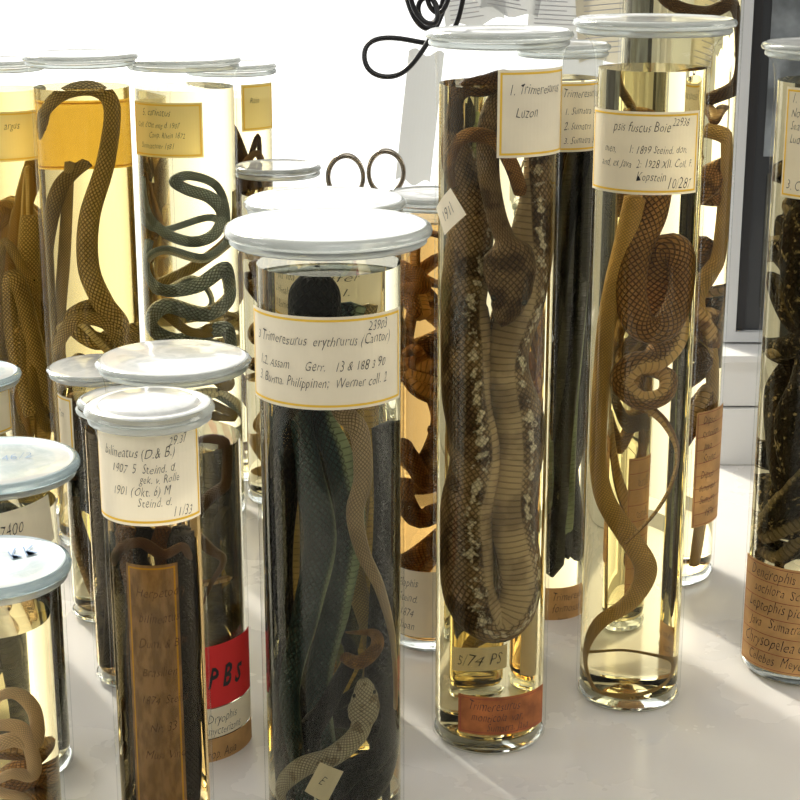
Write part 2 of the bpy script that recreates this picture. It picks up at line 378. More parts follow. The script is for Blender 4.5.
def tube(name, P, mat, dorsal=Vector((0, -1, 0.2)), head=None, hr=0.0, hl=0.0, seg=16, label="", group=None, roll=None):
    """P: list of (Vector, radius) densely sampled. returns top-level snake object"""
    n = len(P); V, F, UV = [], [], []
    T = []
    for i in range(n):
        a = P[max(i - 1, 0)][0]; b = P[min(i + 1, n - 1)][0]; t = (b - a)
        T.append(t.normalized() if t.length > 1e-9 else Vector((0, 0, 1)))
    nrm = dorsal - T[0] * dorsal.dot(T[0])
    if nrm.length < 1e-4: nrm = Vector((1, 0, 0))
    nrm.normalize()
    s = 0.0; rm = sum(p[1] for p in P) / n; ss = []
    eyepos = []
    org = P[n // 2][0].copy()
    keys = [(0, .22), (.06, .42), (.2, .62), (.4, .84), (.62, 1.0), (.8, .92), (1.0, None)]
    for i in range(n):
        if i > 0:
            s += (P[i][0] - P[i - 1][0]).length
            q = T[i - 1].rotation_difference(T[i]); nrm = q @ nrm
            nrm = (nrm - T[i] * nrm.dot(T[i])).normalized()
        ss.append(s)
        r = P[i][1]; w = h = r
        nn_ = nrm
        if roll:
            f_ = i / (n - 1); ang = 0
            for (f0, r0), (f1, r1) in zip(roll[:-1], roll[1:]):
                if f0 <= f_ <= f1: ang = r0 + (r1 - r0) * (f_ - f0) / (f1 - f0); break
            nn_ = Matrix.Rotation(radians(ang), 3, T[i]) @ nrm
        if head and s < hl:
            t = s / hl; neck = r / hr
            for (k0, v0), (k1, v1) in zip(keys[:-1], keys[1:]):
                if v1 is None: v1 = neck
                if k0 <= t <= k1:
                    f = (t - k0) / (k1 - k0); f = f * f * (3 - 2 * f); w = hr * (v0 + (v1 - v0) * f); break
            h = w * (0.62 + 0.38 * max(0, (t - .75) / .25))
            if 0.28 < t and len(eyepos) == 0:
                eyepos = [(P[i][0].copy(), nn_.copy(), T[i].copy(), w, h)]
        bn = T[i].cross(nn_)
        for k in range(seg):
            a = 2 * pi * k / seg
            V.append(P[i][0] - nn_ * (cos(a) * h) + bn * (sin(a) * w) - org)
    for i in range(n - 1):
        for k in range(seg):
            k2 = (k + 1) % seg
            F.append((i * seg + k, i * seg + k2, (i + 1) * seg + k2, (i + 1) * seg + k))
            u0, u1 = k / seg, (k + 1) / seg; v0, v1 = ss[i] / (2 * pi * rm), ss[i + 1] / (2 * pi * rm)
            UV.append(((u0, v0), (u1, v0), (u1, v1), (u0, v1)))
    for idx, sgn in ((0, -1), (n - 1, 1)):
        c = len(V); V.append(P[idx][0] + T[idx] * (P[idx][1] * 0.4 * sgn) - org)
        for k in range(seg):
            k2 = (k + 1) % seg; a, b = idx * seg + k, idx * seg + k2
            F.append((c, a, b) if sgn > 0 else (c, b, a))
            vv = ss[idx] / (2 * pi * rm); UV.append(((k / seg, vv),) * 3)
    ob = mesh_obj(name, [tuple(v) for v in V], F, [mat], uvs=UV)
    ob.location = org
    ob["label"] = label; ob["category"] = "preserved snake"; ob["group"] = group or "preserved snakes in jars"
    if head and eyepos:
        p, nn, tt, w, h = eyepos[0]; bn = tt.cross(nn)
        for sg in (-1, 1):
            me = bpy.data.meshes.new("eye"); bm = bmesh.new(); bmesh.ops.create_uvsphere(bm, u_segments=12, v_segments=8, radius=hr * 0.14)
            bm.to_mesh(me); bm.free(); me.materials.append(EYE)
            for pl in me.polygons: pl.use_smooth = True
            e = bpy.data.objects.new("eye", me); COL.objects.link(e); e.parent = ob
            e.location = p + bn * (sg * w * 0.80) + nn * (h * 0.42) - org
    return ob

def cr(pts, sub=9):
    out = []
    n = len(pts)
    for i in range(n - 1):
        p0, p1, p2, p3 = pts[max(i - 1, 0)], pts[i], pts[i + 1], pts[min(i + 2, n - 1)]
        for k in range(sub):
            t = k / sub
            out.append(tuple(0.5 * ((2 * b) + (-a + c) * t + (2 * a - 5 * b + 4 * c - d) * t * t + (-a + 3 * b - 3 * c + d) * t ** 3) for a, b, c, d in zip(p0, p1, p2, p3)))
    out.append(tuple(pts[-1])); return out
def clampj(j, x, y, r, margin=0.0006):
    R = j['ri'] - r - margin; R = max(R, 0.001)
    d = sqrt(x * x + y * y)
    if d > R: x, y = x * R / d, y * R / d
    return x, y

LENS = 1.34
def snake(key, pts, mat, label, rad, head=True, hr=None, hl=None, dorsal=(0, -1, 0.2), rkeys=None, sub=9, roll=None):
    """pts: apparent position in the jar (u,v as seen through the liquid, w = nearness to front glass)."""
    j = JARS[key]; L = []
    n = len(pts)
    for i, (u, v, w) in enumerate(pts):
        yy = -w * j['ri'] * 0.75; Yp = j['Y'] + yy; z = zat(Yp, v)
        z = max(z, 0.0115 + rad * 0.7) if not rkeys else max(z, .013); z = min(z, j['level'] - 0.001)
        ua = xat(u, j['Y'], z) - j['X']
        k = 1 / LENS + (1 - 1 / LENS) * max(0, w) * 0.8
        f = i / (n - 1)
        if rkeys:
            rr = rad
            for (f0, r0), (f1, r1) in zip(rkeys[:-1], rkeys[1:]):
                if f0 <= f <= f1: rr = rad * (r0 + (r1 - r0) * (f - f0) / (f1 - f0)); break
        else:
            rr = rad * (min(1, .55 + f * 1.8) if head else min(1, .75 + f * 2)) * (1 if f < .55 else max(.16, 1 - (f - .55) / .45 * .85))
        L.append((ua * k, yy, z, rr))
    D = cr(L, sub); P = []
    for (x, y, z, r) in D:
        r = max(r, 0.0008); x, y = clampj(j, x, y, r); z = max(z, 0.011 + r)
        P.append((Vector((j['X'] + x, j['Y'] + y, z)), r))
    hr = hr or rad * 0.95; hl = hl or rad * 3.4
    return tube("snake", P, S[mat], Vector(dorsal), head=head, hr=hr, hl=hl, label=label, roll=roll)

def tangle(key, seed, zlo, zhi, rad, mat, label, mode='coil', n=14, dorsal=(0, -1, 0.2), rho=0.62):
    rnd = random.Random(seed); j = JARS[key]; L = []
    a = rnd.uniform(0, 6.28); R = j['ri']; sgn = 1; zz = 0
    for i in range(n):
        f = i / (n - 1)
        if mode == 'coil':
            if rnd.random() < .3: sgn = -sgn
            zz = .55 * zz + rnd.uniform(-1, 1) * .16
            z = zlo + (zhi - zlo) * min(1, max(0, f + zz)); a += rnd.uniform(.8, 1.6) * sgn
            rr = R * rnd.uniform(rho - .25, rho + .25)
        elif mode == 'loose':   # broad irregular hanging loops
            z = zlo + (zhi - zlo) * (.5 + .5 * sin(i * 1.9 + rnd.uniform(-.7, .7))) * rnd.uniform(.55, 1.0) ; a += rnd.uniform(.2, 1.5) * (1 if rnd.random() < .7 else -1)
            rr = R * rnd.uniform(.35, .9)
        else:
            ph = (i % 6) / 3.0; tri = ph if ph <= 1 else 2 - ph
            z = zlo + (zhi - zlo) * tri + rnd.uniform(-.006, .006); a += rnd.uniform(.1, .5) if i % 3 else rnd.uniform(.8, 1.5)
            rr = R * rnd.uniform(rho - .1, rho + .2)
        tp = rad * min(1, .5 + f * 2) * (1 if f < .6 else max(.35, 1 - (f - .6) / .4 * .65))
        L.append((rr * cos(a), rr * sin(a), max(z, .012 + rad), tp))
    P = []
    for (x, y, z, r) in cr(L, 8):
        r = max(r, .0008); x, y = clampj(j, x, y, r); z = min(max(z, .0115 + r), j['level'] - .002 - r)
        P.append((Vector((j['X'] + x, j['Y'] + y, z)), r))
    return tube("snake", P, S[mat], Vector(dorsal), head=True, hr=rad * .95, hl=rad * 3.2, seg=12, label=label)

# ------------------------------------------------------------------ setting
def struct(o): o["kind"] = "structure"; return o
WX = 0.365
WALL = simple("white_wall_paint", (0.82, 0.82, 0.80), 0.7, noise=0.08, nscale=6)
struct(boxes("wall_back", [(WX, 2.4, 2.0, 2.12, -0.75, 2.0), (-2.4, WX, 2.0, 2.12, -0.75, -0.02), (-2.4, WX, 2.0, 2.12, 1.75, 2.0), (-2.4, -1.7, 2.0, 2.12, -0.02, 1.75)], WALL))
struct(boxes("floor", [(-2.4, 2.4, -1.0, 2.12, -0.80, -0.75)], simple("grey_floor", (0.30, 0.28, 0.25), 0.6, noise=0.2, nscale=5)))
struct(boxes("window_1", [(-1.7, -1.655, 2.02, 2.08, -0.02, 1.75), (WX - .012, WX, 2.02, 2.08, -0.02, 1.75), (-1.655, WX - .012, 2.02, 2.08, -0.02, 0.01), (-1.655, WX - .012, 2.02, 2.08, 1.71, 1.75)], WHITE))
pm, pnt, pout = newmat("window_pane_glass"); ptr = N(pnt, 'ShaderNodeBsdfTransparent'); pnt.links.new(ptr.outputs[0], pout.inputs[0])
ptr.inputs[0].default_value = (.98, .99, .985, 1)
struct(mesh_obj("window_2", [(-1.655, 2.05, .01), (WX - .012, 2.05, .01), (WX - .012, 2.05, 1.71), (-1.655, 2.05, 1.71)], [(0, 1, 2, 3)], [pm], smooth=False))
struct(boxes("trim_1", [(0.372, 1.6, 1.925, 1.999, 0.0005, 0.070), (0.368, 1.6, 1.93, 1.999, 0.072, 0.128), (0.366, 1.6, 1.915, 1.999, 0.129, 0.137)], WHITE, bevel=0.001))

def laminate():
    m, nt, out = newmat("white_laminate_table")
    p = N(nt, 'ShaderNodeBsdfPrincipled'); p.inputs['Roughness'].default_value = 0.28
    tc = N(nt, 'ShaderNodeTexCoord'); no = N(nt, 'ShaderNodeTexNoise'); no.inputs['Scale'].default_value = 7; no.inputs['Detail'].default_value = 5
    nt.links.new(tc.outputs['Object'], no.inputs['Vector'])
    col = mixc(nt, no.outputs['Fac'], (0.72, 0.705, 0.67), (0.79, 0.775, 0.745))
    nt.links.new(col, p.inputs['Base Color'])
    r = math_n(nt, 'MULTIPLY_ADD', no.outputs['Fac'], 0.2, 0.16); nt.links.new(r, p.inputs['Roughness'])
    nt.links.new(p.outputs[0], out.inputs[0]); return m
tb = bpy.data.objects.new("table", None); COL.objects.link(tb); tb.location = (0, 1.3, -0.75)
tb["label"] = "large white laminate work table carrying the specimen jars"; tb["category"] = "table"
boxes("table_top", [(-1.2, 1.2, -0.75, 0.69, 0.72, 0.75)], laminate(), tb, bevel=0.002)
for lx in (-1.1, 1.05):
    for ly in (-0.70, 0.60):
        boxes("leg", [(lx, lx + .05, ly, ly + .05, 0.0, 0.72)], WHITE, tb)

# ------------------------------------------------------------------ jars
make_jar('A', .071, 1.24, .0455, .553, .0535, .515, 'pale', "tall narrow jar holding a thick patterned viper, rust-red label near base")
make_jar('B', .192, 1.311, .0435, .557, .0620, .520, 'pale', "tall narrow jar with wide lid holding tan snakes, cream label")
make_jar('C', -.047, 1.10, .0500, .438, .0685, .412, 'olive', "wide jar with chalky lid, cream label and dark green snakes", th=.0078)
make_jar('D', -.157, 1.023, .0320, .340, .0410, .268, 'brown', "small slim jar with raised lid, large cream label, dark snakes", lid='raised', th=.008)
make_jar('E', -.170, 1.235, .0510, .316, .0585, .250, 'clear', "jar with domed lid and red label behind the slim jar", lid='domed', th=.0085)
make_jar('F', -.273, 1.483, .0360, .243, .0455, .215, 'olive', "short jar with white lid and dark contents", lid='domed')
make_jar('G', -.226, 1.346, .0370, .250, .0400, .225, 'brown', "short narrow jar filled with blackish snakes")
make_jar('H', -.266, 1.03, .0390, .229, .0525, .190, 'pale', "short jar with bluish glass lid and light brown snakes", lidm=LIDB, th=.0075)
make_jar('I', -.297, 1.184, .0450, .248, .0622, .215, 'olive', "short jar with bluish flat glass lid and dark brown snakes", lidm=LIDB, th=.0075)
make_jar('J', -.386, 1.458, .0400, .241, .0490, .215, 'olive', "short jar with bluish lid at the table edge", lidm=LIDB)
make_jar('K', -.311, 1.68, .0486, .502, .0560, .470, 'straw', "tall jar of golden liquid, olive snakes, yellow label on its rear")
make_jar('L', -.221, 1.76, .0530, .492, .0590, .462, 'paleg', "tall jar of pale liquid, grey-green coiled snakes, yellow label")
make_jar('M', -.407, 1.76, .0400, .490, .0460, .460, 'straw', "tall jar of golden liquid with tan snakes, yellow label")
make_jar('N', -.186, 1.90, .0460, .474, .0500, .440, 'paleg', "tall jar near the window with brown snakes, small yellow label")
make_jar('O', -.131, 1.81, .0420, .375, .0470, .345, 'paleg', "jar packed with tan snakes near the window")
make_jar('P', -.0564, 1.27, .0500, .427, .0617, .365, 'gold', "wide jar with white lid standing close behind the green snake jar")
make_jar('Q', .027, 1.42, .0345, .407, .0415, .385, 'amber', "narrow jar of amber liquid with copper snakes, small cream label")
make_jar('R', .141, 1.50, .0350, .525, .0420, .495, 'pale', "tall narrow jar packed with blackish green snakes")
make_jar('V', .096, 1.385, .0290, .300, .0320, .260, 'gold', "small jar of golden liquid standing behind the viper jar", th=.007)
make_jar('S', .257, 1.59, .0560, .640, .0640, .605, 'pale', "very tall jar with copper snakes and tan ruled label")
make_jar('T', .348, 1.366, .0500, .535, .0620, .505, 'pale', "tall jar with dark chequered snake, tan label around base")

J = JARS
lid_writing(J['H'], "KK", .012, .004, .022, radians(35)); lid_writing(J['H'], "54", -.012, -.022, .014, radians(20))
lid_writing(J['I'], "46/2", .005, -.002, .018, radians(24))
# ---- labels
j = J['A']
add_label(j, -4, 74, jz(j, 158), jz(j, 70), lines=[("1. Trimeresurus", .12, .28, .0095), ("Luzon", .20, .54, .0098)])
add_label(j, -34, 62, jz(j, 735), jz(j, 697), mats=(PAPERR, BORDERR), lines=[("Trimeresurus", .10, .36, .0105), ("monticola  var.", .14, .64, .0095), ("Sumatra, Java", .30, .90, .0088)], bw=.0006)
add_label(j, -70, -36, jz(j, 232), jz(j, 200), mats=(PAPER, BORDER), lines=[("1911", .22, .68, .0105)], border=False, tilt=radians(40), R=j['r'])
j = J['B']
add_label(j, -82, 46, jz(j, 195), jz(j, 112), lines=[("psis fuscus Boie", .28, .24, .0095), ("22938", .74, .17, .0078), ("men,      1: 1899 Steind. don.", .20, .50, .0078), ("and, ex Java  2: 1928 XII. Coll. F.", .17, .67, .0078), ("Kopstein", .48, .83, .0085), ("10/287", .71, .93, .0105)])
j = J['C']
add_label(j, -75, 67, jz(j, 410), jz(j, 317), lines=[("23903", .75, .17, .0085), ("3 Trimeresurus  erythrurus (Cantor)", .09, .31, .0092), ("1,2. Assam      Gerr.   13 & 188 3 90", .11, .58, .0086), ("3. Burma, Philippinen;  Werner coll. 2", .10, .76, .0086)])
j = J['D']
add_label(j, -78, 72, jz(j, 526), jz(j, 424), lines=[("29.37", .70, .22, .0078), ("bilineatus (D.& B.)", .19, .33, .0088), ("1907  5  Steind. d.", .26, .48, .0078), ("gek. v. Rolle", .48, .58, .0070), ("1901 (Okt. 6) M", .26, .70, .0078), ("Steind. d.", .46, .81, .0078), ("11/33", .71, .93, .0088)])
add_label(j, -54, 50, 0.02, jz(j, 572), mats=(PAPERBR, BORDER), lines=[("Herpetodryas", .20, .10, .0085), ("bilineatus", .24, .18, .0085), ("Dum. & Bibr.", .22, .26, .0080), ("Brasilien", .26, .35, .0080), ("1874  Steind.", .22, .44, .0075), ("Nr. 33", .36, .53, .0080), ("Mus. Vind.", .26, .62, .0080)], name="inner_label", R=.0168, bw=.0012, ink=INKB)
j = J['E']
add_label(j, 10, 84, jz(j, 712), jz(j, 650), mats=(PAPERRED, BORDERR), lines=[("P B S", .22, .68, .021)], border=False)
add_label(j, 10, 84, jz(j, 742), jz(j, 713), mats=(PAPER, BORDER), lines=[("Dryophis", .2, .5, .010), ("mycterizans", .2, .9, .009)], border=False)
add_label(j, -10, 86, jz(j, 775), jz(j, 743), mats=(PAPERB, BORDER), lines=[("Trop. Asia", .3, .6, .010)], border=False)
j = J['K']
add_label(j, 128, 240, zat(j['Y'] + j['r'], 165), zat(j['Y'] + j['r'], 98), mats=(PAPERY, BORDER), name="rear_label")
j = J['L']
add_label(j, -62, 26, jz(j, 158), jz(j, 103), mats=(PAPERYL, BORDER), lines=[("5. carinatus", .20, .24, .0098), ("Coll. d'Ott mag d. 1907", .10, .46, .0072), ("Camp. Rhein 1872", .3, .64, .0072), ("Steindachner 1881", .16, .84, .0072)])
j = J['M']
add_label(j, -20, 85, jz(j, 162), jz(j, 112), mats=(PAPERYL, BORDER), lines=[("argus", .3, .35, .010)])
j = J['N']
add_label(j, 18, 75, jz(j, 132), jz(j, 85), mats=(PAPERYL, BORDER), lines=[("Rein", .2, .4, .009)])
j = J['P']
add_label(j, -30, 50, jz(j, 312), jz(j, 236), lines=[("Lachesis gramineus", .12, .24, .0078), ("1. Java  Ida Pfeiffer", .12, .50, .007), ("2. Himalaya  Stol.", .12, .68, .007), ("3. Borneo", .12, .86, .007)], mirror=True)
j = J['Q']
add_label(j, -62, 40, jz(j, 638), jz(j, 572), lines=[("Elaphis", .10, .25, .010), ("Steind.", .10, .48, .010), ("1874", .12, .70, .010), ("Japan", .12, .90, .010)], border=False)
j = J['R']
add_label(j, -10, 76, jz(j, 152), jz(j, 82), lines=[("Trimeresurus suma", .06, .22, .0092), ("1. Sumatra  Sam", .10, .46, .0082), ("2. Sumatra", .10, .68, .0082), ("3. Sumatra S.", .10, .88, .0082)])
add_label(j, -20, 72, jz(j, 626), jz(j, 588), mats=(PAPERB, BORDERR), lines=[("Trimeresurus", .2, .34, .0105), ("formosus", .22, .64, .0105), ("Java", .3, .92, .0095)], border=False)
j = J['V']
add_label(j, -72, 14, jz(j, 640), jz(j, 618), lines=[("5/74 PS", .15, .75, .0125)], border=False, mirror=True)
j = J['S']
add_label(j, 24, 76, jz(j, 530), jz(j, 414), mats=(PAPERB, BORDERR), ruled=8, bw=.0005, lines=[("Dipsas", .15, .11, .010), ("cynodon", .15, .22, .010), ("Java", .2, .33, .010), ("Steind.", .2, .44, .010), ("Dipsas", .15, .58, .010), ("dendroph.", .12, .69, .009), ("Sumatra", .15, .80, .010), ("1874", .3, .92, .010)])
add_label(j, -72, -20, jz(j, 560), jz(j, 430), mats=(PAPERB, BORDERR), ruled=8, bw=.0005, lines=[("Dipsas", .2, .2, .012), ("Borneo", .2, .42, .011), ("Dipsas", .2, .64, .012), ("Celebes", .2, .85, .011)])
j = J['T']
add_label(j, -64, 60, jz(j, 202), jz(j, 90), lines=[("1. cynodon", .06, .14, .0100), ("No. Sumatra", .06, .26, .0090), ("Sea", .06, .38, .0090), ("Ludwig", .06, .50, .0090), ("3. Chrysop.", .055, .92, .0105)])
add_label(j, -86, 80, .012, jz(j, 572), mats=(PAPERB, BORDERR), ruled=5, bw=.0005, lines=[("Dendrophis chry-", .08, .14, .013), ("sochlora  Schleg.", .12, .28, .012), ("Leptophis picta", .08, .44, .013), ("Java   Sumatra", .10, .60, .012), ("Chrysopelea ornata", .05, .78, .014), ("Celebes  Meyer", .10, .94, .012)])
j = J['I']
add_label(j, -10, 70, jz(j, 560), jz(j, 512), lines=[("7400", .3, .5, .012)], border=False, tilt=radians(8))
j = J['F']
add_label(j, -75, -30, jz(j, 470), jz(j, 400), lines=[("Ton", .2, .3, .009)])
j = J['J']
add_label(j, 10, 80, jz(j, 440), jz(j, 395))

# ---- snakes
snake('A', [(500, 322, .95), (508, 290, .9), (506, 250, .85), (494, 212, .75), (487, 165, .5), (492, 115, .2), (515, 90, -.1), (540, 125, -.2), (546, 180, .0), (534, 240, .1),
            (520, 300, .2), (506, 360, .3), (520, 430, .15), (510, 505, .3), (520, 580, .3), (498, 616, .4), (468, 592, .45), (458, 530, .45), (474, 455, .45), (460, 385, .45), (456, 320, .4),
            (466, 262, .1), (476, 200, -.3), (462, 155, -.3), (452, 122, .1), (458, 92, .3), (485, 82, .2)], 'viper',
      "thick brown viper with white-edged flanks folded in a tall jar", .0152, hr=.0185, hl=.064,
      rkeys=[(0, .5), (.12, .42), (.22, .5), (.30, .85), (.36, 1.05), (.42, .82), (.46, 1.05), (.52, .9), (.58, 1.1), (.64, 1.3), (.70, 1.05), (.76, 1.22), (.82, .85), (.88, .6), (.94, .36), (1, .16)],
      roll=[(0, 0), (.15, 0), (.3, -20), (.38, -110), (.46, -75), (.54, -120), (.62, -36), (.67, -55), (.72, -30), (.77, -50), (.80, -28), (.85, 0), (1, 0)])
snake('A', [(449, 185, .4), (446, 160, .6), (456, 140, .8), (476, 134, .85), (496, 142, .85), (510, 165, .6), (520, 190, .2)], 'copper',
      "small brown snake arched above the viper", .0055, head=False, rkeys=[(0, .5), (.5, 1), (1, .8)])
snake('A', [(450, 110, .3), (458, 90, .3), (480, 80, .2), (520, 84, -.4), (545, 140, -.7), (530, 220, -.8), (500, 320, -.8), (490, 420, -.8), (500, 520, -.7)], 'darkbrown',
      "slim brown snake behind the patterned viper", .0075)
snake('B', [(632, 196, .5), (622, 240, .5), (606, 300, .5), (592, 370, .4), (588, 430, .3), (600, 490, .3), (626, 530, .3), (644, 562, .2), (630, 594, .2), (600, 617, .2), (584, 640, .1),
            (580, 664, .2), (592, 690, .8), (630, 698, .8), (664, 676, .3), (662, 648, -.6), (630, 636, -.9), (596, 650, -.8), (586, 672, -.1)], 'tan',
      "slender tan snake hanging with its tail coiled on the jar floor", .0080, head=False,
      rkeys=[(0, .9), (.20, 1.0), (.36, .95), (.46, .72), (.55, .46), (.62, .30), (.8, .18), (1, .10)])
snake('B', [(655, 190, .1), (648, 215, .3), (632, 250, .5), (626, 290, .65), (636, 322, .7), (658, 326, .7), (676, 300, .55), (682, 265, .4), (668, 244, .3), (656, 262, .0), (664, 300, -.3), (668, 335, -.1), (652, 356, .3), (630, 362, .6), (618, 380, .6), (636, 398, .75), (660, 392, .7), (664, 372, .3), (642, 366, .0), (640, 392, -.1), (662, 420, .4), (674, 450, .6), (668, 480, .6), (650, 510, .65), (622, 540, .65)], 'brown',
      "brown scaly snake knotted in the middle of the jar", .0104,
      rkeys=[(0, .9), (.12, 1.1), (.45, 1.0), (.6, .8), (.75, .5), (.82, .30), (.9, .18), (1, .1)], head=False)
snake('C', [(316, 262, .4), (316, 290, .4), (312, 340, .4), (296, 400, .4), (284, 470, .4), (276, 560, .3), (284, 660, .3), (290, 760, .3), (300, 830, .2)], 'black',
      "thick blue-black snake stretched down the jar", .0115, head=False, rkeys=[(0, .4), (.03, .95), (.06, 1.25), (.25, 1.1), (.5, .95), (1, .8)])
snake('C', [(330, 300, -.4), (300, 400, .45), (308, 460, .5), (322, 530, .5), (310, 600, .5), (290, 690, .5), (306, 790, .4)], 'green', "blue-green snake in the middle of the jar", .0092, head=False, roll=[(0, 0), (.3, 30), (.6, 70), (1, 30)], rkeys=[(0, .9), (.5, 1), (1, .7)])
snake('C', [(345, 300, -.5), (322, 400, .1), (338, 450, .35), (350, 515, .35), (336, 600, .2), (320, 680, .2), (334, 790, 0)], 'green', "blue-green snake hanging beside another", .0084, head=False, roll=[(0, 90), (.5, 110), (1, 60)], rkeys=[(0, .9), (.5, 1), (1, .7)])
snake('C', [(360, 300, -.6), (350, 400, -.3), (358, 480, -.1), (352, 560, -.1), (366, 640, -.3), (350, 720, -.2), (330, 790, -.2)], 'olive', "olive green snake in the middle of the jar", .0050, head=False)
snake('C', [(330, 330, .3), (342, 402, .5), (360, 430, .75), (364, 475, .8), (356, 510, .85), (364, 550, .85), (384, 590, .75), (400, 640, .4), (402, 700, .2), (390, 760, .2)], 'palebrown', "slim pale brown snake winding along the glass", .0060, head=False, rkeys=[(0, 1.1), (.4, 1), (.7, .6), (1, .3)], roll=[(0, 20), (1, 60)])
snake('C', [(364, 676, .93), (366, 700, .92), (360, 728, .88), (336, 750, .85), (304, 763, .75), (280, 788, .55), (300, 830, .4), (360, 835, .3)], 'grey', "pale grey snake with raised head near the jar bottom", .0072, hr=.0112, hl=.036, dorsal=(0.1, -1, .2))
snake('C', [(382, 420, -.3), (392, 500, -.1), (386, 600, -.1), (372, 700, -.2), (380, 800, -.2)], 'black', "dark snake on the shaded side of the jar", .0105, head=False)
snake('C', [(276, 620, -.4), (300, 690, -.5), (350, 700, -.5), (384, 730, -.1), (374, 775, .3), (340, 790, .4), (310, 735, .2), (330, 690, .3), (350, 640, .2), (310, 600, .1)], 'black', "blackish snake coiled low in the jar", .0100, head=False)
snake('C', [(330, 790, .5), (350, 765, .6), (380, 750, .5), (396, 720, .2), (385, 690, -.1), (350, 680, -.3), (310, 720, -.5)], 'black', "blackish snake coiled at the jar bottom", .0090, head=False)
snake('C', [(345, 650, .5), (360, 658, .75), (378, 645, .7), (374, 628, .4), (345, 622, 0)], 'copper', "small copper-brown snake curled in the jar", .0052, head=False)
add_label(J['C'], -20, 4, jz(J['C'], 805), jz(J['C'], 770), lines=[("E", .3, .6, .010)], border=False, tilt=radians(-25), R=.040, name="specimen_tag")
snake('D', [(122, 531, -.2), (118, 600, -.2), (116, 680, -.1), (120, 760, -.1), (130, 850, .1)], 'black', "blackish snake along the side of the slim jar", .0062, head=False, rkeys=[(0, 1), (1, 1)])
snake('D', [(185, 531, .1), (190, 600, .1), (186, 680, .1), (192, 760, .1), (180, 850, .1)], 'black', "dark brown snake along the side of the slim jar", .0058, head=False, rkeys=[(0, 1), (1, 1)])
for k_, m_ in enumerate(('darkbrown', 'black', 'darkbrown', 'black')):
    uo = 126 + k_ * 17
    snake('D', [(uo + 4, 524, -.1), (uo, 536, .0), (uo + 5 * (-1) ** k_, 555, .05), (uo + 4, 580, -.2), (uo - 2, 640, -.5), (uo + 4, 740, -.5), (uo, 830, -.5)], m_, "thin dark snake hanging behind the inner label", .0048, head=False, rkeys=[(0, 1), (.5, 1.1), (1, .8)])
snake('D', [(112, 560, .0), (124, 546, .45), (145, 540, .62), (166, 552, .62), (186, 545, .45), (194, 562, .1)], 'darkbrown', "thin dark snake crossing under the liquid surface", .0036, head=False, rkeys=[(0, .8), (.5, 1), (1, .6)])
snake('E', [(150, 470, .2), (205, 440, .3), (238, 445, .5), (240, 478, .6), (212, 495, .5), (190, 520, .2), (212, 545, .5), (228, 558, .5), (215, 580, .6), (205, 600, .5)], 'darkbrown', "brown snake looping in pale liquid", .0050)
tangle('E', 7, .03, .13, .007, 'brown', "brown snake coiled at the bottom of the jar", 'coil', n=12)
for k, m_, n_ in (('F', 'darkbrown', 2), ('G', 'black', 3), ('I', 'black', 2), ('J', 'olive', 2)):
    for i in range(n_):
        tangle(k, 40 + i * 3 + ord(k), .02, J[k]['level'] - .01, .0080, m_ if i else 'black', "dark snake folded inside a short jar", 'hang' if i % 2 else 'coil', n=17)
snake('H', [(-20, 700, .5), (20, 690, .7), (44, 712, .6), (42, 740, .5), (20, 736, .7), (-10, 745, .6), (-30, 770, .4), (5, 786, .6), (32, 798, .5), (28, 840, .3), (-20, 850, .3)], 'pink', "pinkish tan snake looped in a short jar", .0054)
snake('H', [(-30, 735, .6), (0, 722, .75), (30, 728, .7), (40, 770, .5), (15, 770, .7), (-15, 790, .5), (20, 820, .5)], 'pink', "pinkish tan snake looped near the glass", .0046)
tangle('H', 5, .03, .12, .0065, 'copper', "light brown snake coiled in a short jar", 'coil', n=12)
FULL = [(0, .75), (.2, 1), (.8, 1), (1, .7)]
snake('K', [(38, 138, .5), (48, 112, .6), (70, 92, .6), (100, 84, .5), (117, 108, .4), (110, 160, .5), (93, 215, .5), (92, 265, .5), (106, 300, .5), (122, 325, .3), (100, 338, .3), (76, 318, .4), (98, 302, .1), (122, 330, -.2)], 'olight', "olive snake arched over the top of the jar", .0085, dorsal=(0, -1, .2),
      rkeys=[(0, .6), (.1, .7), (.3, .95), (.7, 1.15), (.85, 1), (1, .6)])
snake('K', [(84, 160, -.3), (62, 185, .1), (48, 240, .3), (44, 300, .3), (48, 360, .3), (56, 430, .2), (80, 480, .2)], 'olive', "brown snake hanging along the glass", .0085, head=False, rkeys=[(0, .6), (.3, .9), (.8, 1), (1, .8)])
snake('K', [(70, 160, .0), (66, 250, .1), (62, 330, .2), (66, 420, .2), (60, 500, .2)], 'olight', "slim olive snake hanging in the jar", .0048, head=False, rkeys=FULL)
snake('K', [(56, 350, .4), (80, 318, .6), (112, 322, .5), (122, 350, .3), (95, 365, .5), (66, 372, .6), (60, 400, .5), (90, 420, .4)], 'olight', "tan snake looped in golden liquid", .0072, head=False, rkeys=FULL)
tangle('K', 19, .10, .26, .0070, 'olight', "brown snake coiled in golden liquid", 'coil', n=18)
tangle('K', 22, .03, .22, .0080, 'olive', "olive snake coiled low in golden liquid", 'coil', n=16)
tl = "grey-green snake coiled in pale liquid"
snake('L', [(143, 176, .3), (145, 196, .5), (152, 216, .6), (170, 232, .7), (196, 240, .6), (218, 232, .5), (226, 212, .3), (212, 196, .4), (190, 188, .5), (178, 180, .6), (192, 174, .5), (218, 184, .3), (230, 210, .1), (226, 240, -.1)], 'teal', "grey-green snake looped in pale liquid", .0066, head=False, rkeys=[(0, .4), (.2, .8), (.5, 1), (.8, .7), (1, .4)])
